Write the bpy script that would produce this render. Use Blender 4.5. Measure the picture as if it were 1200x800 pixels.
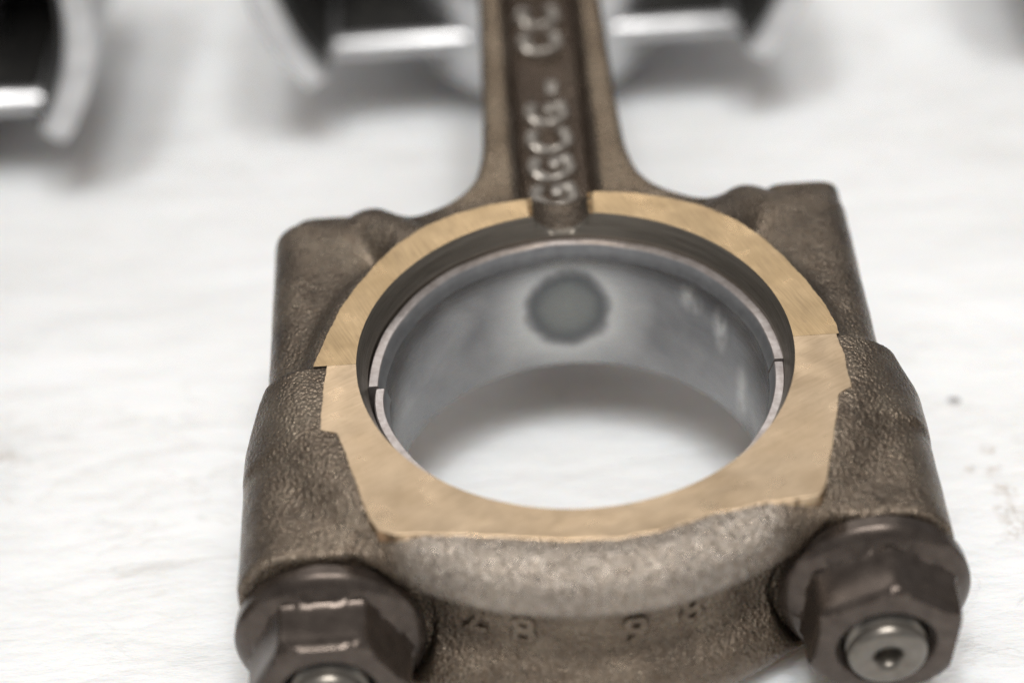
import bpy, math, random
import numpy as np
from mathutils import Matrix, Vector

scene = bpy.context.scene
for o in list(bpy.data.objects):
    bpy.data.objects.remove(o)
col = scene.collection
random.seed(4)
MM = 0.001

# ---------------------------------------------------------------- frame of the rod
# Everything is modelled in millimetres in the frame of the connecting rod: origin at the
# bore centre on the upper thrust face, +Y along the beam, +Z out of the face.
# The assembly leans on the table: cap edge at one end, piston crown at the other.
HALF = 13.5                       # half the big-end width
RP = 49.2                         # piston radius
TILT = math.atan2((HALF + RP) - 27.0, 158.0 + 31.5)
H0 = 31.5 * math.sin(TILT) + 27.0 * math.cos(TILT)
ROD = Matrix.Translation((0, 0, H0 * MM)) @ Matrix.Rotation(TILT, 4, 'X')   # rod frame -> world
BASE = Vector((0, 0, -27.0))      # the Empty sits here


def world(p):
    return ROD @ (Vector(p) * MM)


# ---------------------------------------------------------------- camera
YAW, ELEV, ROLL = -0.003318515, 0.732077961, -0.061245817
CAM = Vector((-8.3527, -210.5433, 191.3063))
fwd = Vector((-math.sin(YAW) * math.cos(ELEV), math.cos(YAW) * math.cos(ELEV), -math.sin(ELEV)))
rt = Vector((math.cos(YAW), math.sin(YAW), 0))
up = rt.cross(fwd)
r2 = math.cos(ROLL) * rt + math.sin(ROLL) * up
u2 = -math.sin(ROLL) * rt + math.cos(ROLL) * up
cam_data = bpy.data.cameras.new('camera')
cam = bpy.data.objects.new('camera', cam_data)
col.objects.link(cam)
mc = Matrix(((r2.x, u2.x, -fwd.x, 0), (r2.y, u2.y, -fwd.y, 0), (r2.z, u2.z, -fwd.z, 0), (0, 0, 0, 1)))
cam.matrix_world = Matrix.Translation(world(CAM)) @ (ROD.to_3x3().to_4x4() @ mc)
cam_data.sensor_fit = 'HORIZONTAL'
cam_data.sensor_width = 22.3
cam_data.lens = 2700 / 1200 * 22.3
cam_data.clip_start = 0.01
cam_data.clip_end = 20
cam_data.dof.use_dof = True
cam_data.dof.focus_distance = (Vector((-24, 1, -1)) - CAM).dot(fwd) * MM
cam_data.dof.aperture_fstop = 5.0
cam_data.dof.aperture_blades = 7
scene.camera = cam

# ---------------------------------------------------------------- light: a bright workshop
w = bpy.data.worlds.new('World')
scene.world = w
w.use_nodes = True
bg = w.node_tree.nodes['Background']
bg.inputs[0].default_value = (0.93, 0.96, 1.0, 1)
bg.inputs[1].default_value = 0.24


def area(name, loc, target, sx, sy, power, colour):
    l = bpy.data.lights.new(name, 'AREA')
    l.shape = 'RECTANGLE'
    l.size, l.size_y = sx, sy
    l.energy = power
    l.color = colour
    o = bpy.data.objects.new(name, l)
    col.objects.link(o)
    o.location = loc
    o.rotation_euler = (Vector(target) - Vector(loc)).to_track_quat('-Z', 'Y').to_euler()
    return o


area('tube_or_fill_lamp', (-0.17, -0.58, 1.42), (0, 0.05, 0), 0.14, 0.50, 10.6, (1, 0.98, 0.95))
area('tube_or_fill_lamp', (0.20, -0.58, 1.42), (0, 0.05, 0), 0.14, 0.50, 10.6, (1, 0.98, 0.95))
area('tube_or_fill_lamp', (-0.25, 1.05, 1.45), (0, 0.05, 0), 2.2, 0.26, 4.9, (1, 0.97, 0.93))  # added lamp on the far side, gives the tan faces their sheen
area('tube_or_fill_lamp', (-0.08, -1.0, 1.5), (0, 0.05, 0), 1.2, 0.25, 6.5, (1, 0.98, 0.96))  # added fill on the camera side, lifts the bore shade and cap rib

scene.view_settings.view_transform = 'Standard'
scene.view_settings.look = 'None'
scene.view_settings.exposure = 0.0
scene.view_settings.gamma = 1.0
scene.render.engine = 'CYCLES'
try:
    scene.cycles.use_denoising = True
    scene.cycles.denoiser = 'OPENIMAGEDENOISE'
    scene.cycles.denoising_input_passes = 'RGB_ALBEDO_NORMAL'
    scene.cycles.denoising_prefilter = 'NONE'
    scene.cycles.sample_clamp_indirect = 4.0
    scene.cycles.max_bounces = 8
except Exception:
    pass


# ---------------------------------------------------------------- node helpers
class NT:
    def __init__(self, name):
        self.m = bpy.data.materials.new(name)
        self.m.use_nodes = True
        self.t = self.m.node_tree
        self.b = self.t.nodes['Principled BSDF']
        tc = self.t.nodes.new('ShaderNodeTexCoord')
        self.mm = self.vec('SCALE', tc.outputs['Object'], 1000.0)   # object space in millimetres

    def link(self, a, b):
        self.t.links.new(a, b)

    def put(self, sock, v):
        if hasattr(v, 'links') or hasattr(v, 'is_output'):
            self.link(v, sock)
        else:
            sock.default_value = v

    def vec(self, op, a, b=None):
        n = self.t.nodes.new('ShaderNodeVectorMath')
        n.operation = op
        self.put(n.inputs[0], a)
        if op == 'SCALE':
            n.inputs[3].default_value = b
        elif b is not None:
            self.put(n.inputs[1], b)
        return n.outputs['Value'] if op in ('LENGTH', 'DISTANCE', 'DOT_PRODUCT') else n.outputs['Vector']

    def math(self, op, a, b=0.0, clamp=False):
        n = self.t.nodes.new('ShaderNodeMath')
        n.operation = op
        n.use_clamp = clamp
        self.put(n.inputs[0], a)
        self.put(n.inputs[1], b)
        return n.outputs[0]

    def noise(self, scale, detail=4, rough=0.55, stretch=None, dist=0.0, vec=None):
        n = self.t.nodes.new('ShaderNodeTexNoise')
        v = vec if vec is not None else self.mm
        if stretch:
            v = self.vec('MULTIPLY', v, stretch)
        self.link(v, n.inputs['Vector'])
        n.inputs['Scale'].default_value = scale
        n.inputs['Detail'].default_value = detail
        n.inputs['Roughness'].default_value = rough
        n.inputs['Distortion'].default_value = dist
        return n.outputs['Fac']

    def voronoi(self, scale, feature='F1', stretch=None, vec=None):
        n = self.t.nodes.new('ShaderNodeTexVoronoi')
        n.feature = feature
        v = vec if vec is not None else self.mm
        if stretch:
            v = self.vec('MULTIPLY', v, stretch)
        self.link(v, n.inputs['Vector'])
        n.inputs['Scale'].default_value = scale
        return n.outputs['Distance']

    def ramp(self, fac, stops):
        n = self.t.nodes.new('ShaderNodeValToRGB')
        e = n.color_ramp.elements
        while len(e) < len(stops):
            e.new(0.5)
        for i, (p, c) in enumerate(stops):
            e[i].position = p
            e[i].color = (c[0], c[1], c[2], 1) if not isinstance(c, float) else (c, c, c, 1)
        self.link(fac, n.inputs[0])
        return n.outputs[0]

    def mix(self, fac, a, b, mode='MIX'):
        n = self.t.nodes.new('ShaderNodeMix')
        n.data_type = 'RGBA'
        n.blend_type = mode
        self.put(n.inputs[0], fac)
        self.put(n.inputs[6], a if not isinstance(a, tuple) else (*a, 1))
        self.put(n.inputs[7], b if not isinstance(b, tuple) else (*b, 1))
        return n.outputs[2]

    def bump(self, h, dist_mm, strength=1.0, normal=None):
        n = self.t.nodes.new('ShaderNodeBump')
        n.inputs['Strength'].default_value = strength
        n.inputs['Distance'].default_value = dist_mm * MM
        self.link(h, n.inputs['Height'])
        if normal is not None:
            self.link(normal, n.inputs['Normal'])
        return n.outputs[0]

    def set(self, **k):
        names = {'color': 'Base Color', 'rough': 'Roughness', 'metal': 'Metallic', 'normal': 'Normal',
                 'spec': 'Specular IOR Level', 'aniso': 'Anisotropic', 'coat': 'Coat Weight', 'coat_rough': 'Coat Roughness'}
        for a, v in k.items():
            if a == 'color' and isinstance(v, tuple):
                v = (*v, 1)
            self.put(self.b.inputs[names[a]], v)
        return self.m


# ---------------------------------------------------------------- materials
def mat_forged():
    n = NT('forged_steel')
    tc = n.t.nodes.new('ShaderNodeTexCoord')
    sep = n.t.nodes.new('ShaderNodeSeparateXYZ')
    n.link(n.mm, sep.inputs[0])
    nor = n.t.nodes.new('ShaderNodeSeparateXYZ')
    n.link(tc.outputs['Normal'], nor.inputs[0])
    big = n.noise(0.13, 5, 0.6)
    fine = n.noise(1.1, 6, 0.62)
    c = n.ramp(big, [(0.30, (0.075, 0.052, 0.034)), (0.50, (0.155, 0.114, 0.079)), (0.70, (0.25, 0.197, 0.143))])
    c = n.mix(n.ramp(fine, [(0.35, 0.0), (0.7, 0.45)]), c, (0.25, 0.21, 0.165))
    # shade of the channel painted in as dark brown, bare tan steel on the ground beam flanges
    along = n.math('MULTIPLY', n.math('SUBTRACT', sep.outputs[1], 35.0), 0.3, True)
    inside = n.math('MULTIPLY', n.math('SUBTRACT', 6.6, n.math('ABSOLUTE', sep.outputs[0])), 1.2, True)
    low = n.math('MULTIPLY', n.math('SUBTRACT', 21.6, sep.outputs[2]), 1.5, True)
    channel_shade = n.math('MULTIPLY', n.math('MULTIPLY', along, inside), low)
    c = n.mix(n.math('MULTIPLY', channel_shade, n.ramp(fine, [(0.3, 0.85), (0.7, 0.55)])), c, (0.070, 0.045, 0.030))
    flat = n.math('MULTIPLY', n.math('SUBTRACT', nor.outputs[2], 0.82), 8.0, True)
    high = n.math('MULTIPLY', n.math('SUBTRACT', sep.outputs[2], 21.4), 3.0, True)
    ground = n.math('MULTIPLY', n.math('MULTIPLY', along, flat), high)
    c = n.mix(n.math('MULTIPLY', ground, 0.62), c, n.ramp(big, [(0.3, (0.27, 0.195, 0.125)), (0.7, (0.37, 0.28, 0.19))]))
    # the outer rib of the cap is coloured paler than the forging
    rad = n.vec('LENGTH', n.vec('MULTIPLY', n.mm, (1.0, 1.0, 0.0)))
    bare = n.math('MULTIPLY', n.math('SUBTRACT', rad, 31.0), 0.5, True)  # mask of the paler colour on the outer cap rib
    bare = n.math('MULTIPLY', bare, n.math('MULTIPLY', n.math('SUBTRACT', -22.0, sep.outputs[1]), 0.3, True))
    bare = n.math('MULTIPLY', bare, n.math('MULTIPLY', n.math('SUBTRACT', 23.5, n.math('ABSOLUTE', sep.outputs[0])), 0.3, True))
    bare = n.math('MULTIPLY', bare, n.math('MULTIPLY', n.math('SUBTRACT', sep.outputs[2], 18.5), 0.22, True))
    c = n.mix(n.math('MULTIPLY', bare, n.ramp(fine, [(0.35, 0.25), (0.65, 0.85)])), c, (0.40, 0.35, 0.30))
    grain = n.voronoi(2.2, 'F1')
    nb = n.bump(grain, 0.22, 0.85)
    nb = n.bump(n.noise(4.5, 3, 0.7), 0.09, 0.9, nb)
    nb = n.bump(n.noise(0.8, 3, 0.6), 0.14, 0.5, nb)
    r = n.ramp(n.noise(0.9, 4), [(0.3, 0.20), (0.7, 0.38)])
    n.link(nb, n.b.inputs['Coat Normal'])
    return n.set(color=c, rough=r, metal=0.85, normal=nb, coat=0.30, coat_rough=0.2)


def mat_thrust(direction, lo, hi):
    n = NT('machined_tan_face')
    s = (5.0, 0.28, 1.0) if direction == 'long' else (3.6, 0.35, 1.0)
    rot = n.t.nodes.new('ShaderNodeVectorRotate')
    rot.rotation_type = 'Z_AXIS'
    rot.inputs['Angle'].default_value = math.radians(-24 if direction == 'long' else 60)
    n.link(n.mm, rot.inputs['Vector'])
    streak = n.noise(0.85, 2, 0.6, s, vec=rot.outputs[0])
    blot = n.noise(0.16, 4, 0.6)
    pores = n.noise(0.9, 3, 0.65, (1.7, 0.8, 1.0) if direction == 'even' else None, 0.4)
    c = n.ramp(blot, [(0.3, lo), (0.7, hi)])
    c = n.mix(n.ramp(streak, [(0.3, 0.5 if direction == 'long' else 0.28), (0.62, 0.0)]), c, (0.32, 0.22, 0.13))
    c = n.mix(n.ramp(pores, [(0.60, 0.0), (0.8, 0.25)]), c, (0.28, 0.20, 0.135))
    nb = n.bump(streak, 0.022 if direction == 'long' else 0.010, 0.8)
    nb = n.bump(n.noise(0.12, 2), 0.25, 0.6, nb)
    return n.set(color=c, rough=n.ramp(n.noise(0.25, 4), [(0.3, 0.25), (0.7, 0.37)]), metal=1.0, normal=nb, aniso=0.5)


def mat_bore():
    n = NT('machined_bore_wall')
    lines = n.noise(1.0, 5, 0.7, (0.12, 0.12, 5.5))
    c = n.ramp(lines, [(0.3, (0.135, 0.115, 0.092)), (0.7, (0.29, 0.26, 0.22))])
    nb = n.bump(lines, 0.05, 0.7)
    return n.set(color=c, rough=0.36, metal=0.85, normal=nb)


def mat_shell():
    n = NT('bearing_lining')
    sep = n.t.nodes.new('ShaderNodeSeparateXYZ')
    n.link(n.mm, sep.inputs[0])
    cloud = n.noise(0.10, 3, 0.5, (1, 1, 1.2), 0.4)
    streak = n.noise(0.9, 5, 0.65, (0.22, 0.22, 3.2))
    c = n.ramp(cloud, [(0.30, (0.17, 0.17, 0.175)), (0.52, (0.245, 0.243, 0.246)), (0.75, (0.36, 0.355, 0.35))])
    c = n.mix(n.ramp(streak, [(0.35, 0.30), (0.65, 0.0)]), c, (0.20, 0.20, 0.205))
    # worn patch opposite the oil feed, with a polished halo round it
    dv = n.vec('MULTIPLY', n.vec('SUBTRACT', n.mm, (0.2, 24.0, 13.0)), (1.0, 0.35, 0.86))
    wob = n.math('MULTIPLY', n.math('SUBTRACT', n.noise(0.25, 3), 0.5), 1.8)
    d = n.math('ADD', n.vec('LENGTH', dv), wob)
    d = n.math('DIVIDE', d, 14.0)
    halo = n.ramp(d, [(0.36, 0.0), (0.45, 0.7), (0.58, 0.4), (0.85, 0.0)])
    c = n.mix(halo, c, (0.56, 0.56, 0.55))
    spot = n.ramp(d, [(0.0, 0.85), (0.24, 0.9), (0.32, 1.0), (0.43, 0.0)])
    spotc = n.ramp(d, [(0.0, (0.20, 0.204, 0.192)), (0.20, (0.17, 0.178, 0.172)), (0.34, (0.105, 0.109, 0.112))])
    c = n.mix(spot, c, spotc)
    # pale glints at one side, painted into the lining colour
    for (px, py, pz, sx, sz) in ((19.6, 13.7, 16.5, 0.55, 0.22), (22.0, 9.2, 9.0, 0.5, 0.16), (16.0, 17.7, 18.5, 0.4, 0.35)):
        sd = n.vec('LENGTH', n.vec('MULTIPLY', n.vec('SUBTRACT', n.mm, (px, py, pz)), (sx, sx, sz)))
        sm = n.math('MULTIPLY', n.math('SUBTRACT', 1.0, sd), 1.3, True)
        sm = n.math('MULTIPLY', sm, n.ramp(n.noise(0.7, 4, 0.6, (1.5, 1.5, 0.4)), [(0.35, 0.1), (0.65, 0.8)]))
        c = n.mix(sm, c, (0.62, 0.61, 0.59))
    nb = n.bump(streak, 0.02, 0.6)
    return n.set(color=c, rough=n.ramp(streak, [(0.3, 0.22), (0.7, 0.32)]), metal=0.92, normal=nb)


def mat_shell_rim():
    n = NT('bearing_edge')
    f = n.noise(1.2, 4)
    c = n.ramp(f, [(0.35, (0.44, 0.385, 0.36)), (0.7, (0.60, 0.55, 0.53))])
    return n.set(color=c, rough=0.34, metal=0.8, normal=n.bump(f, 0.03, 0.5))


def mat_nut(name, a, b, rough):
    n = NT(name)
    f = n.noise(0.5, 5, 0.6)
    c = n.ramp(f, [(0.3, a), (0.7, b)])
    nb = n.bump(n.noise(1.8, 4), 0.014, 0.5)
    return n.set(color=c, rough=rough, metal=0.7, normal=nb)


def mat_alu():
    n = NT('cast_aluminium')
    f = n.noise(0.25, 4)
    c = n.ramp(f, [(0.3, (0.52, 0.52, 0.53)), (0.7, (0.70, 0.70, 0.705))])
    return n.set(color=c, rough=0.36, metal=0.85, normal=n.bump(n.noise(1.0, 4), 0.1, 0.5))


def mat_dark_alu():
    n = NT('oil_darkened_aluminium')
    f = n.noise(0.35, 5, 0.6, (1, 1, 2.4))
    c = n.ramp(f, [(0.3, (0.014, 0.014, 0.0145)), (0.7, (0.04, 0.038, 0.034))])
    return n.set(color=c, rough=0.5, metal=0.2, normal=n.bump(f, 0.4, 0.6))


def mat_table():
    n = NT('white_painted_table')
    warp = n.noise(0.02, 3)
    crease = n.noise(0.055, 6, 0.62, (0.55, 1.5, 1), 1.3)
    fold = n.math('ABSOLUTE', n.math('SUBTRACT', crease, 0.5))
    line = n.ramp(fold, [(0.0, 1.0), (0.008, 0.5), (0.025, 0.0)])
    patch = n.ramp(warp, [(0.40, 0.0), (0.62, 1.0)])
    linemask = n.math('MULTIPLY', line, patch)
    grain = n.noise(0.5, 5, 0.6)
    c = n.ramp(n.noise(0.03, 4), [(0.3, (0.80, 0.80, 0.795)), (0.7, (0.86, 0.862, 0.865))])
    c = n.mix(n.math('MULTIPLY', linemask, 0.36), c, (0.50, 0.47, 0.43))
    # scattered dark specks of dirt
    v = n.voronoi(0.035)
    keep = n.noise(0.02, 2)
    sp = n.math('MULTIPLY', n.ramp(v, [(0.0, 1.0), (0.030, 1.0), (0.045, 0.0)]), n.ramp(keep, [(0.55, 0.0), (0.6, 1.0)]))
    c = n.mix(n.math('MULTIPLY', sp, 0.85), c, (0.07, 0.065, 0.07))
    # an oily brown stain that has dripped beside the cap
    wn = n.t.nodes.new('ShaderNodeTexNoise')
    n.link(n.mm, wn.inputs['Vector'])
    wn.inputs['Scale'].default_value = 0.4
    pos = n.vec('ADD', n.mm, n.vec('SCALE', n.vec('SUBTRACT', wn.outputs['Color'], (0.5, 0.5, 0.5)), 4.0))
    tot = None
    for (x, y, s) in STAINS:
        dd = n.vec('DISTANCE', n.vec('MULTIPLY', pos, (1, 1, 0)), (x, y, 0.0))
        g = n.math('MULTIPLY', n.math('SUBTRACT', 1.0, n.math('DIVIDE', dd, s * 2.1)), 1.6, True)
        tot = g if tot is None else n.math('MAXIMUM', tot, g)
    br = n.math('MULTIPLY', tot, n.ramp(n.noise(0.9, 4), [(0.40, 0.0), (0.65, 0.6)]))
    c = n.mix(br, c, (0.36, 0.27, 0.19))
    nb = n.bump(linemask, 0.2, 0.5)
    nb = n.bump(n.noise(0.08, 5, 0.6, (0.6, 1.3, 1)), 3.4, 0.6, nb)
    nb = n.bump(grain, 0.12, 0.5, nb)
    n.b.inputs['Subsurface Weight'].default_value = 0.7
    n.b.inputs['Subsurface Radius'].default_value = (1.0, 0.8, 0.65)
    n.b.inputs['Subsurface Scale'].default_value = 0.02
    return n.set(color=c, rough=0.5, spec=0.35, normal=nb)


# ---------------------------------------------------------------- mesh helpers
def link(name, me, m, parent=None, sharp=None):
    o = bpy.data.objects.new(name, me)
    col.objects.link(o)
    if m is not None:
        for x in (m if isinstance(m, (list, tuple)) else [m]):
            me.materials.append(x)
    if parent is not None:
        o.parent = parent
    me.polygons.foreach_set('use_smooth', [True] * len(me.polygons))
    if sharp is not None:
        me.set_sharp_from_angle(angle=math.radians(sharp))
    me.update()
    return o


def mesh(name, verts, faces, offset=BASE, mats=None):
    """verts in rod-frame millimetres -> mesh in metres about the thing's base"""
    me = bpy.data.meshes.new(name)
    v = (np.asarray(verts, float) - np.array(offset)) * MM
    me.from_pydata(v.tolist(), [], [list(map(int, f)) for f in faces])
    if mats is not None:
        me.polygons.foreach_set('material_index', mats)
    me.validate()
    me.update()
    return me


def fix_normals(me):
    import bmesh
    bm = bmesh.new()
    bm.from_mesh(me)
    bmesh.ops.recalc_face_normals(bm, faces=bm.faces)
    bm.to_mesh(me)
    bm.free()
    return me


def surface_nets(F, lo, hi, h):
    """mesh the zero level of the distance field F(X, Y, Z) (negative inside)"""
    ax = [np.arange(lo[i], hi[i] + h, h, dtype=np.float32) for i in range(3)]
    X, Y, Z = np.meshgrid(*ax, indexing='ij')
    D = F(X, Y, Z).astype(np.float32)
    del X, Y, Z
    S = D < 0
    c = [S[i:S.shape[0] - 1 + i, j:S.shape[1] - 1 + j, k:S.shape[2] - 1 + k] for i in (0, 1) for j in (0, 1) for k in (0, 1)]
    allin = np.logical_and.reduce(c)
    anyin = np.logical_or.reduce(c)
    act = anyin & ~allin
    I = np.argwhere(act)
    idx = np.full(act.shape, -1, np.int64)
    idx[act] = np.arange(len(I))
    pos = np.zeros((len(I), 3))
    cnt = np.zeros(len(I))
    corners = np.array([(i, j, k) for i in (0, 1) for j in (0, 1) for k in (0, 1)])
    val = np.stack([D[I[:, 0] + q[0], I[:, 1] + q[1], I[:, 2] + q[2]] for q in corners], 1)
    for a in range(8):
        for b in range(a + 1, 8):
            if np.abs(corners[a] - corners[b]).sum() != 1:
                continue
            m = (val[:, a] < 0) != (val[:, b] < 0)
            t = val[m, a] / (val[m, a] - val[m, b])
            pos[m] += corners[a] + t[:, None] * (corners[b] - corners[a])
            cnt[m] += 1
    pos = (I + pos / cnt[:, None]) * h + np.array(lo)
    quads = []
    for axis in range(3):
        u, v = [(1, 2), (2, 0), (0, 1)][axis]
        s0 = [slice(1, -1)] * 3
        s1 = [slice(1, -1)] * 3
        s0[axis] = slice(0, -1)
        s1[axis] = slice(1, None)
        A, B = S[tuple(s0)], S[tuple(s1)]
        for flag in (True, False):
            e = np.argwhere((A == flag) & (B != flag) & (A != B))
            e = e + np.array([0 if k == axis else 1 for k in range(3)])
            du = np.zeros(3, int)
            dv = np.zeros(3, int)
            du[u] = 1
            dv[v] = 1
            q = [e - du - dv, e - dv, e, e - du]
            q = np.stack([idx[p[:, 0], p[:, 1], p[:, 2]] for p in q], 1)
            quads.append(q if flag else q[:, ::-1])
    quads = np.concatenate(quads)
    return pos, quads


def fast_mesh(name, pos, quads, offset=BASE):
    me = bpy.data.meshes.new(name)
    v = ((pos - np.array(offset)) * MM).astype(np.float32)
    me.vertices.add(len(v))
    me.vertices.foreach_set('co', v.ravel())
    n = len(quads)
    me.loops.add(n * 4)
    me.loops.foreach_set('vertex_index', quads.astype(np.int32).ravel())
    me.polygons.add(n)
    me.polygons.foreach_set('loop_start', np.arange(n, dtype=np.int32) * 4)
    me.update(calc_edges=True)
    me.validate()
    return me


def smin(a, b, k):
    h = np.clip(0.5 + 0.5 * (b - a) / k, 0, 1)
    return b + (a - b) * h - k * h * (1 - h)


def smax(a, b, k):
    return -smin(-a, -b, k)


def rbox(ax_, bx, ay, by, r):
    """2-D rounded box; ax_, ay already centred"""
    qx = np.abs(ax_) - (bx - r)
    qy = np.abs(ay) - (by - r)
    return np.hypot(np.maximum(qx, 0), np.maximum(qy, 0)) + np.minimum(np.maximum(qx, qy), 0) - r


def capsule(X, Y, Z, a, b, r):
    a = np.array(a, float)
    b = np.array(b, float)
    d = b - a
    t = np.clip(((X - a[0]) * d[0] + (Y - a[1]) * d[1] + (Z - a[2]) * d[2]) / d.dot(d), 0, 1)
    return np.sqrt((X - a[0] - t * d[0]) ** 2 + (Y - a[1] - t * d[1]) ** 2 + (Z - a[2] - t * d[2]) ** 2) - r


def wobble(X, Y, Z, amp):
    return amp * (np.sin(X * 0.61 + 1.3 * np.sin(Y * 0.33)) * np.cos(Y * 0.47 + 0.8 * np.sin(Z * 0.5)) + 0.6 * np.sin(X * 1.37 + Z * 0.9) * np.sin(Y * 1.21 + Z * 0.4))


def lathe(profile, n=72, axis='Y', centre=(0, 0, 0), a0=0.0, a1=2 * math.pi, radius_fn=None, close=True):
    """profile of (radius, along). radius_fn(i, theta, r) may change the radius of station i"""
    full = abs(a1 - a0 - 2 * math.pi) < 1e-6
    m = n if full else n + 1
    th = [a0 + (a1 - a0) * i / n for i in range(m)]
    V, F = [], []
    for j, (r, s) in enumerate(profile):
        for t in th:
            rr = radius_fn(j, t, r) if radius_fn else r
            p = (rr * math.cos(t), s, rr * math.sin(t)) if axis == 'Y' else (rr * math.cos(t), rr * math.sin(t), s)
            V.append((p[0] + centre[0], p[1] + centre[1], p[2] + centre[2]))
    for j in range(len(profile) - 1):
        for i in range(n):
            k = (i + 1) % m
            F.append((j * m + i, j * m + k, (j + 1) * m + k, (j + 1) * m + i))
    if close and full:
        F.append([(len(profile) - 1) * m + i for i in range(m)])
        F.append([i for i in range(m)][::-1])
    return V, F


def prism(poly, y0, y1):
    """polygon in (x, z) extruded along y"""
    n = len(poly)
    V = [(x, y0, z) for x, z in poly] + [(x, y1, z) for x, z in poly]
    F = [(i, (i + 1) % n, n + (i + 1) % n, n + i) for i in range(n)]
    F += [list(range(n))[::-1], [n + i for i in range(n)]]
    return V, F


def bevel(o, width_mm, seg=2, angle=35):
    b = o.modifiers.new('edge_round', 'BEVEL')
    b.width = width_mm * MM
    b.segments = seg
    b.limit_method = 'ANGLE'
    b.angle_limit = math.radians(angle)
    return o


# ---------------------------------------------------------------- the table
def on_table(px, py):
    """the point of the table that the photograph's pixel shows: used to measure where the stains lie"""
    d = ROD.to_3x3() @ (fwd + r2 * ((px - 600) / 2700) - u2 * ((py - 400) / 2700))
    c = world(CAM)
    t = -c.z / d.z
    p = c + d * t
    return p.x * 1000, p.y * 1000


STAINS = [(*on_table(x, y), s) for x, y, s in ((1158, 530, 0.7), (1165, 552, 0.8), (1180, 575, 1.1), (1188, 600, 1.5), (1196, 620, 1.5), (1137, 549, 0.6), (8, 535, 0.9))]
M_table = mat_table()
tv = []
S = 1.6
me = bpy.data.meshes.new('table')
me.from_pydata([(-S, -S, 0), (S, -S, 0), (S, S, 0), (-S, S, 0), (-S, -S, -0.03), (S, -S, -0.03), (S, S, -0.03), (-S, S, -0.03)], [],
               [(0, 1, 2, 3), (7, 6, 5, 4), (0, 4, 5, 1), (1, 5, 6, 2), (2, 6, 7, 3), (3, 7, 4, 0)])
table = link('table', me, M_table, sharp=30)
table['kind'] = 'structure'
table['label'] = 'white painted table top with faint creases and specks of dirt'

# ---------------------------------------------------------------- materials in use
M_forged = mat_forged()
M_face = mat_thrust('long', (0.47, 0.335, 0.187), (0.575, 0.42, 0.248))
M_capface = mat_thrust('even', (0.54, 0.40, 0.26), (0.66, 0.505, 0.345))
M_bore = mat_bore()
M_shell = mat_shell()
M_rim = mat_shell_rim()
M_edge = mat_nut('bearing_chamfer', (0.26, 0.26, 0.265), (0.36, 0.36, 0.365), 0.32)
M_nut = mat_nut('dark_steel_nut', (0.060, 0.046, 0.038), (0.105, 0.084, 0.070), 0.26)
M_bolt = mat_nut('steel_bolt', (0.14, 0.125, 0.105), (0.21, 0.19, 0.165), 0.30)
M_mark = mat_nut('pale_raised_metal', (0.30, 0.27, 0.235), (0.46, 0.425, 0.385), 0.28)  # paler metal for the raised characters
M_alu = mat_alu()
M_dark = mat_dark_alu()

root = bpy.data.objects.new('connecting_rod', None)
col.objects.link(root)
root.empty_display_size = 0.02
root.matrix_world = Matrix.Translation(world(BASE)) @ ROD.to_3x3().to_4x4()


# ---------------------------------------------------------------- forged upper half with beam
def rod_field(X, Y, Z):
    zc = Z + HALF
    az = np.abs(zc)
    axx = np.abs(X)
    r = np.hypot(X, Y)
    d = rbox(r, 33.4, az, 12.4, 2.2)
    boss = rbox(axx - 31.6, 7.4, az, 9.5, 4.6)
    boss = smax(boss, Y - 33.9, 1.1)
    d = smin(d, boss, 3.2)
    web = np.maximum(np.maximum(axx - 31, Y - 25), az - 6.4)
    d = smin(d, web, 3.0)
    for s in (-1, 1):
        d = smin(d, capsule(X, Y, az, (s * 25.2, 32.0, 7.0), (s * 20.5, 26.5, 8.6), 4.2), 1.8)
        d = smin(d, capsule(X, Y, az, (s * 25.0, 31.0, 4.0), (s * 13.0, 31.5, 4.0), 4.0), 3.0)
    wy = 9.8 - 0.013 * (Y - 50) + np.minimum(3.4 * np.exp(-(Y - 39) / 4.2), 12)
    beam = rbox(X, wy, az, 8.7, 1.3)
    beam = np.maximum(beam, np.maximum(20 - Y, Y - 146))
    d = smin(d, beam, 2.0)
    small = np.hypot(X, Y - 150)
    d = smin(d, rbox(small, 16.5, az, 12.0, 1.5), 4.0)
    # the channel of the I-section, and the groove that runs from it through the ring
    ch = np.maximum(rbox(X, 4.6 + 0.20 * np.maximum(az - 3.0, 0), Y - 81, 48.0, 3.6), 3.0 - az)
    d = smax(d, -ch, 1.3)
    gr = np.maximum(np.hypot(X + 0.1, Z - 1.25) - np.where(Y < 31.0, 4.5, 4.0), np.maximum(18 - Y, Y - 44))
    d = smax(d, -gr, 0.35)
    d = smax(d, small * -1 + 11.0, 0.4)
    d = d + wobble(X, Y, Z, 0.03)
    d = smax(d, 27.7 - r, 0.2)
    return smax(d, 0.10 - Y, 0.25)


pos, quads = surface_nets(rod_field, (-44, -1.35, -28.3), (44, 168.5, 1.2), 0.45)
body = link('rod_body', fast_mesh('rod_body', pos, quads), M_forged, root, sharp=62)


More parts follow.
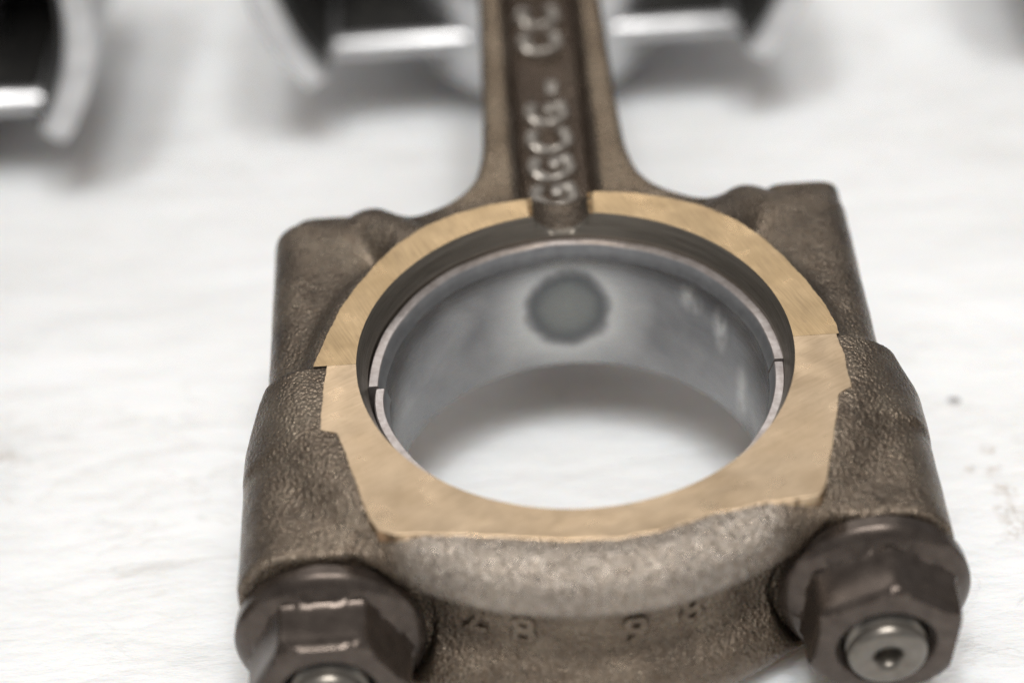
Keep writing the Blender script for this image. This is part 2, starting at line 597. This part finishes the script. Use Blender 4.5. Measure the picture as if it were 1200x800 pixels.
# ---------------------------------------------------------------- forged cap
def cap_field(X, Y, Z):
    zc = Z + HALF
    az = np.abs(zc)
    axx = np.abs(X)
    r = np.hypot(X, Y)
    d = rbox(r, 38.6, az, 13.42, 5.3)
    recess = np.maximum(np.maximum(34.6 - r, Z + 7.2), (-(Z + 15.6) - (r - 34.6)) * 0.707)
    d = smax(d, -recess, 2.6)
    hx = np.where(X < 0, 10.0, 11.1)
    raise_ = 0.55 * np.clip((Y + 12.2) / 0.9, 0, 1)
    boss = rbox(axx - 31.7, hx, az, 10.2 + raise_, 6.8)
    boss = smax(boss, np.where(X < 0, -28.8, -27.7) - Y, 0.7)
    cut = np.where(X < 0, smax((axx - 38.6) * 0.92 + Y * 0.39, (axx - 37.0) * 0.6 + Y * 0.8, 2.0), (axx - 38.9) * 0.78 + Y * 0.62)
    boss = smax(boss, cut, 0.6)
    d = smin(d, boss, 3.0)
    blk = np.maximum(np.maximum(axx - 31, -26 - Y), az - 7.2)
    d = smin(d, blk, 2.6)
    spot = np.maximum(np.hypot(np.where(X < 0, X + 31.2, X - 33.2), zc + np.where(X < 0, 2.0, 1.0)) - 12.2, Y + np.where(X < 0, 28.8, 27.7))
    d = smax(d, -spot, 0.5)
    d = d + wobble(X, Y, Z, 0.03)
    d = smax(d, 27.7 - r, 0.2)
    return smax(d, Y + 0.10, 0.3)


pos, quads = surface_nets(cap_field, (-44, -41.4, -28.3), (44, 1.2, 1.2), 0.42)
cap = link('rod_cap', fast_mesh('rod_cap', pos, quads), M_forged, root, sharp=62)

# ---------------------------------------------------------------- machined ring: thrust faces, chamfer and bore wall
ROD_OUT = [(32.7, -0.1), (32.6, 2.7), (31.3, 7.2), (29.5, 11.9), (26.8, 17.6), (23.5, 22.6), (18.9, 26.7), (14.0, 29.0), (9.6, 30.5), (4.8, 31.2), (0, 31.2),
           (-4.7, 30.5), (-9.8, 29.7), (-14.1, 28.3), (-18.4, 26.0), (-22.7, 21.8), (-26.0, 16.7), (-28.9, 11.3), (-31.2, 4.2), (-32.4, -0.1)]
CAP_OUT = [(-30.7, 0.1), (-31.1, -5), (-31.3, -11.3), (-29.2, -12.0), (-27.7, -17.6), (-25.4, -26.6), (-24.3, -28.4), (-22.4, -29.2), (-18.8, -29.4), (-10.4, -30.6), (-3.6, -31.7), (3.1, -32.0),
           (8.3, -31.1), (13.6, -29.2), (20.4, -27.9), (26.5, -27.3), (27.2, -26.0), (28.4, -21.9), (30.0, -15.6), (31.2, -10.6), (32.8, -9.5), (32.8, -3.7), (32.4, 0.1)]


def polar_radius(poly, th):
    d = (math.cos(th), math.sin(th))
    best = None
    for (x0, y0), (x1, y1) in zip(poly[:-1], poly[1:]):
        ex, ey = x1 - x0, y1 - y0
        den = d[0] * ey - d[1] * ex
        if abs(den) < 1e-9:
            continue
        t = (x0 * ey - y0 * ex) / den
        u = (x0 * d[1] - y0 * d[0]) / den
        if t > 0 and -1e-6 <= u <= 1 + 1e-6:
            best = t if best is None else max(best, t)
    return best


def thrust_ring(name, poly, a0, a1, mats, groove, parent, rin=27.0):
    th, t = [], a0
    while t < a1:
        th.append(t)
        t += math.radians(0.25 if abs(math.degrees(t) - 90) < 12 and groove else 0.6)
    th.append(a1)
    gap = 0.05
    V, F, MI = [], [], []
    rows = []
    for t in th:
        ro = polar_radius(poly, t)
        if ro is None:
            ro = polar_radius(poly, t + (1e-3 if t < (a0 + a1) / 2 else -1e-3) * 3) or 32.4
        if groove:
            acc = [polar_radius(poly, t + math.radians(q)) for q in (-4, -3, -2, -1, 0, 1, 2, 3, 4)]
            acc = [q for q in acc if q]
            if len(acc) == 9:
                ro = sum(acc) / 9
        ro += 0.05 * math.sin(t * 41) + 0.03 * math.sin(t * 151 + 1)
        st = [(ro, -4.2), (ro, -0.05), (ro - 0.02, -0.015), (ro - 0.05, 0.0)]
        nr = 7
        for k in range(1, nr):
            st.append((ro - 0.05 + (rin + 0.04 - ro + 0.05) * k / nr, 0.0))
        st += [(rin + 0.04, 0.0), (rin, -0.05), (rin - 0.6, -1.6), (rin - 1.0, -2.7), (rin - 1.12, -2.95), (rin - 1.12, -HALF), (rin - 1.12, -24.4), (rin + 0.8, -27.0), (31.6, -27.0), (31.6, -24.0)]
        row = []
        for (r, z) in st:
            x, y = r * math.cos(t), r * math.sin(t)
            if groove:
                xx = x + 0.1
                if abs(xx) < 3.95:
                    g = 1.25 - math.sqrt(3.95 ** 2 - xx * xx)
                    # rounded shoulders where the groove meets the face
                    g = min(g, 0.0)
                    z = min(z, g)
                elif abs(xx) < 4.6:
                    z = min(z, -0.25 * ((4.6 - abs(xx)) / 0.65) ** 2)
            if abs(y) < 0.015:
                y = 0.015 if groove else -0.015
            row.append(len(V))
            V.append((x, y, z))
        rows.append(row)
    ns = len(rows[0])
    nface = 4 + 7
    for a, b in zip(rows[:-1], rows[1:]):
        for j in range(ns - 1):
            F.append((a[j], b[j], b[j + 1], a[j + 1]))
            zq = [V[q][2] for q in (a[j], b[j], b[j + 1], a[j + 1])]
            ing = groove and 0 < j < nface and max(zq) < -0.12
            MI.append(2 if ing else (0 if j < nface - 1 else 1))
    for row, rev in ((rows[0], False), (rows[-1], True)):
        F.append(row[::-1] if rev else row)
        MI.append(1)
    me = mesh(name, V, F, mats=MI)
    fix_normals(me)
    return link(name, me, mats, parent, sharp=25)


f1 = thrust_ring('thrust_face', ROD_OUT, math.radians(0.03), math.radians(179.97), [M_face, M_bore, M_forged], True, body)
f1['label'] = 'brushed tan upper thrust face with an oil groove cut through it'
f2 = thrust_ring('thrust_face', CAP_OUT, math.radians(180.03), math.radians(359.97), [M_capface, M_bore], False, cap)
f2['label'] = 'tan machined face of the cap with stepped edges'


# ---------------------------------------------------------------- bearing shells
def shell(a0, a1, shift, flare, rin, rout, ztop):
    prof = [(rout - 0.05, -24.6), (rout, -24.4), (rout, ztop - 0.2), (rout - 0.15, ztop), (rin + 0.72, ztop), (rin + 0.6, ztop - 0.12), (rin + 0.1, ztop - 1.7), (rin, ztop - 2.0),
            (rin, -10.0), (rin, -16.0), (rin, -23.6), (rin + 0.5, -24.6)]
    n = 140
    V, F, MI = [], [], []
    k = len(prof)
    for i in range(n + 1):
        t = a0 + (a1 - a0) * i / n
        # the ends spring outwards a little
        e0 = max(0.0, 1 - math.degrees(t - a0) / 14.0) ** 2
        e1 = max(0.0, 1 - math.degrees(a1 - t) / 14.0) ** 2
        dr = flare[0] * e0 + flare[1] * e1
        for (r, z) in prof:
            zz = z + (0.07 * math.sin(t * 9) + 0.04 * math.sin(t * 23 + 1) if z > -6 else 0)
            V.append(((r + dr) * math.cos(t) + shift[0], (r + dr) * math.sin(t) + shift[1], zz))
    for i in range(n):
        for j in range(k):
            j2 = (j + 1) % k
            F.append((i * k + j, i * k + j2, (i + 1) * k + j2, (i + 1) * k + j))
            MI.append(1 if j in (2, 3, 4) else (2 if j in (5, 6) else 0))
    F.append([j for j in range(k)][::-1])
    F.append([n * k + j for j in range(k)])
    MI += [1, 1]
    me = mesh('bearing_shell', V, F, mats=MI)
    fix_normals(me)
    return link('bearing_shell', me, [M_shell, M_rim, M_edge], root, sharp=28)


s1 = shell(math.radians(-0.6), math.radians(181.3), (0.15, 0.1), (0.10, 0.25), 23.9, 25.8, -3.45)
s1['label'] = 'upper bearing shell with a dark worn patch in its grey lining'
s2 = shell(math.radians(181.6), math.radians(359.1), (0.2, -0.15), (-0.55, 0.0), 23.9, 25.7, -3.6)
s2['label'] = 'lower bearing shell seated in the cap'

# ---------------------------------------------------------------- bolts and nuts
def hexr(t, a, p=80):
    s = 0.0
    for k in range(6):
        cc = math.cos(t - math.radians(60 * k + 90))
        if cc > 0:
            s += (cc / a) ** p
    return s ** (-1.0 / p)


def nut(x, turn, y, dz):
    st = [(5.2, y + 0.1), (11.0, y + 0.1), (11.3, y - 0.3), (11.35, y - 1.9), (11.0, y - 2.5), (10.3, y - 3.0), (9.2, y - 3.6)]
    nfl = len(st)
    st += [(1.0, y - 3.9), (1.0, y - 4.6), (1.0, y - 8.6), (9.35, y - 9.5), (8.95, y - 10.05), (8.4, y - 10.35), (7.6, y - 10.45), (6.0, y - 10.45), (5.3, y - 9.9), (4.9, y - 9.0), (4.9, y - 4)]

    def rf(j, t, r):
        h = hexr(t + turn, 8.35)
        if j in (nfl, nfl + 1, nfl + 2):
            return h + (0.35 if j == nfl else 0)
        if nfl + 3 <= j <= nfl + 6:
            return min(r, h - (0.05 if j > nfl + 3 else 0) - max(0, j - nfl - 3) * 0.12)
        return r
    V, F = lathe(st, 144, 'Y', (x, 0, -HALF - dz), radius_fn=rf, close=False)
    me = mesh('nut', V, F)
    fix_normals(me)
    return link('nut', me, M_nut, root, sharp=28)


n1 = nut(-31.2, math.radians(-1), -28.95, 2.0)
n2 = nut(33.2, math.radians(-24), -27.85, 1.0)


def bolt(x, dy, dz):
    st = [(0.01, -31.0), (0.9, -31.6), (1.5, -38.2), (2.0, -38.9), (3.6, -39.1), (4.2, -38.8), (4.6, -38.2)]
    y = -37.6
    while y < -30:
        st += [(4.7, y), (4.4, y + 0.3)]
        y += 0.6
    st += [(4.7, -29), (4.7, 33.0)]
    V, F = lathe(st, 64, 'Y', (x, dy, -HALF - dz), close=False)
    me = mesh('bolt', V, F)
    fix_normals(me)
    b = link('bolt', me, M_bolt, root, sharp=55)
    e = 37.4 if x > 0 else 36.2
    hd = [(4.7, 32.6), (1.0, 32.6), (1.0, 32.9), (1.0, e - 0.6), (0.97, e - 0.2), (0.9, e), (0.01, e)]

    def rf(j, t, r):
        c_, s_ = abs(math.cos(t)) / 5.6, abs(math.sin(t)) / 8.3
        return r if j == 0 else r * (c_ ** 5 + s_ ** 5) ** (-1 / 5.0)
    V, F = lathe(hd, 72, 'Y', (x * 1.0, 0, -HALF), radius_fn=rf, close=False)
    me = mesh('bolt_head', V, F)
    fix_normals(me)
    link('bolt_head', me, M_forged, b, sharp=40)
    return b


bolt(-31.2, -2.2, 2.0)
bolt(33.2, -1.1, 1.0)

# ---------------------------------------------------------------- raised forging marks in the channel and on the cap
def glyph_mesh(name, ch, size, extrude, bev, warp):
    """one character as a mesh; warp maps its local (x, y, z) in mm to the rod frame"""
    cu = bpy.data.curves.new(name, 'FONT')
    cu.body = ch
    cu.size = size
    cu.extrude = extrude
    cu.bevel_depth = bev
    cu.bevel_resolution = 2
    cu.align_x = 'CENTER'
    cu.align_y = 'CENTER'
    tmp = bpy.data.objects.new('tmp', cu)
    col.objects.link(tmp)
    dg = bpy.context.evaluated_depsgraph_get()
    me = bpy.data.meshes.new_from_object(tmp.evaluated_get(dg))
    bpy.data.objects.remove(tmp)
    v = np.zeros(len(me.vertices) * 3)
    me.vertices.foreach_get('co', v)
    w_ = (warp(v.reshape(-1, 3)) - np.array(BASE)) * MM
    me.vertices.foreach_set('co', w_.ravel())
    me.materials.clear()
    me.name = name
    return me


# the forging characters run along the beam, so they lie on their side in the channel
for ch, y, wid in (('G', 42.6, 1.0), ('G', 49.0, 1.0), ('C', 55.4, 1.0), ('G', 62.0, 0.95), ('-', 68.5, 1.0), ('C', 80.0, 1.0), ('C', 87.0, 1.0)):
    me = glyph_mesh('raised_character', ch, 9.0, 0.75, 0.42,
                    lambda v, y=y, wid=wid: np.stack([-v[:, 1] * 0.98 * wid, y + v[:, 0] * 0.80, -10.3 + v[:, 2] + 0.25 * np.sin(v[:, 0] * 1.3 + v[:, 1])], 1))
    link('raised_character', me, M_mark, body, sharp=70)


def cap_digit(ch, x, z, size):
    def warp(v):
        t = (x + v[:, 0]) / 34.7
        r = 34.6 + v[:, 2] + 0.12
        return np.stack([r * np.sin(t), -r * np.cos(t), z + v[:, 1]], 1)
    return link('raised_digit', glyph_mesh('raised_digit', ch, size, 0.12, 0.25, warp), M_forged, cap, sharp=70)


for ch, x, z in (('2', -14.6, -12.3), ('8', -8.6, -12.9), ('9', 4.6, -13.2), ('8', 11.4, -11.9)):
    cap_digit(ch, x, z, 6.2)

# ---------------------------------------------------------------- piston at the far end of the rod
YS = 117.0
Zc = -HALF


def arcpoly(r0, r1, a0, a1, n=30):
    p = [(r1 * math.cos(a0 + (a1 - a0) * i / n), Zc + r1 * math.sin(a0 + (a1 - a0) * i / n)) for i in range(n + 1)]
    p += [(r0 * math.cos(a1 - (a1 - a0) * i / n), Zc + r0 * math.sin(a1 - (a1 - a0) * i / n)) for i in range(n + 1)]
    return p


crown = None


def ppart(name, V, F, m, parent, bev=0.6, sharp=40):
    me = mesh(name, V, F)
    fix_normals(me)
    o = link(name, me, m, parent, sharp=sharp)
    if bev:
        bevel(o, bev)
    return o


gro = [(0.01, 176), (47.5, 176), (49.0, 174.5), (49.0, 171), (45.5, 171), (45.5, 169), (49.0, 169), (49.0, 166.5), (45.5, 166.5), (45.5, 164.5), (49.0, 164.5), (49.0, 162.5), (45, 162.5), (45, 159.5), (49.1, 159.5), (49.1, 157.2), (48.4, 156.5), (0.01, 156.5)]
V, F = lathe(gro, 96, 'Y', (0, 0, Zc), close=False)
piston = ppart('piston', V, F, [M_alu], root, 0)
piston['label'] = 'bare aluminium piston pinned to the far end of the rod'
for s in (0, 1):
    a = math.pi * s
    V, F = prism(arcpoly(RP - 5.0, RP, a - math.radians(36), a + math.radians(36)), YS, 156.6)
    o = ppart('skirt', V, F, M_alu, piston, 0.9)
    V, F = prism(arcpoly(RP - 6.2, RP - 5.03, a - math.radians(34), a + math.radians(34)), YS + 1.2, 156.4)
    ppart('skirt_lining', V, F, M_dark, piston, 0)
for s in (-1, 1):
    z0 = Zc + s * 24.5
    z1 = Zc + s * 28.5
    V, F = prism([(-36, z0), (36, z0), (37.5, z1), (-37.5, z1)], YS + 8, 156.6)
    ppart('pin_panel', V, F, M_alu, piston, 1.9)
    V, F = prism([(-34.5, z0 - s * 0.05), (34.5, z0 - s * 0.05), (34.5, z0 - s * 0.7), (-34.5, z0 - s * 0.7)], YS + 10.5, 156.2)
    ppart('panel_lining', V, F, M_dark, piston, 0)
    V, F = lathe([(10.4, Zc + s * 16), (23, Zc + s * 16), (24.5, Zc + s * 17), (23.5, Zc + s * 36), (20.5, Zc + s * 40), (10.6, Zc + s * 41)], 48, 'Z', (1, 146, 0), close=False)
    ppart('pin_boss', V, F, M_alu, piston, 0)
V, F = prism(arcpoly(2, 43.5, 0, 2 * math.pi - 0.001, 60), 154.6, 156.3)
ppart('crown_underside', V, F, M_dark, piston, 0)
V, F = lathe([(6.5, Zc - 36), (10.2, Zc - 36), (10.6, Zc - 35.5), (10.6, Zc + 35.5), (10.2, Zc + 36), (6.5, Zc + 36)], 48, 'Z', (0, 150, 0), close=False)
ppart('wrist_pin', V, F, M_bolt, piston, 0)

root['label'] = 'brown forged connecting rod with tan machined big end, lying between two other pistons'
root['category'] = 'connecting rod'
root['group'] = 'pistons with connecting rods laid out in a row'


# ---------------------------------------------------------------- the neighbours in the row
def children(o):
    return [c for c in bpy.data.objects if c.parent == o]


def copy_tree(o, parent=None):
    kids = children(o)
    c = o.copy()
    col.objects.link(c)
    c.parent = parent
    if parent is not None:
        c.matrix_parent_inverse = o.matrix_parent_inverse.copy()
    for k in kids:
        copy_tree(k, c)
    return c


for dx, dy, rz in ((-127.5, -12, -3.5), (129, 10, -2.0)):
    c = copy_tree(root)
    c.matrix_world = Matrix.Translation((dx * MM, dy * MM, 0)) @ Matrix.Rotation(math.radians(rz), 4, 'Z') @ root.matrix_world
    c['label'] = 'blurred piston and rod lying next to the brown connecting rod with tan face'
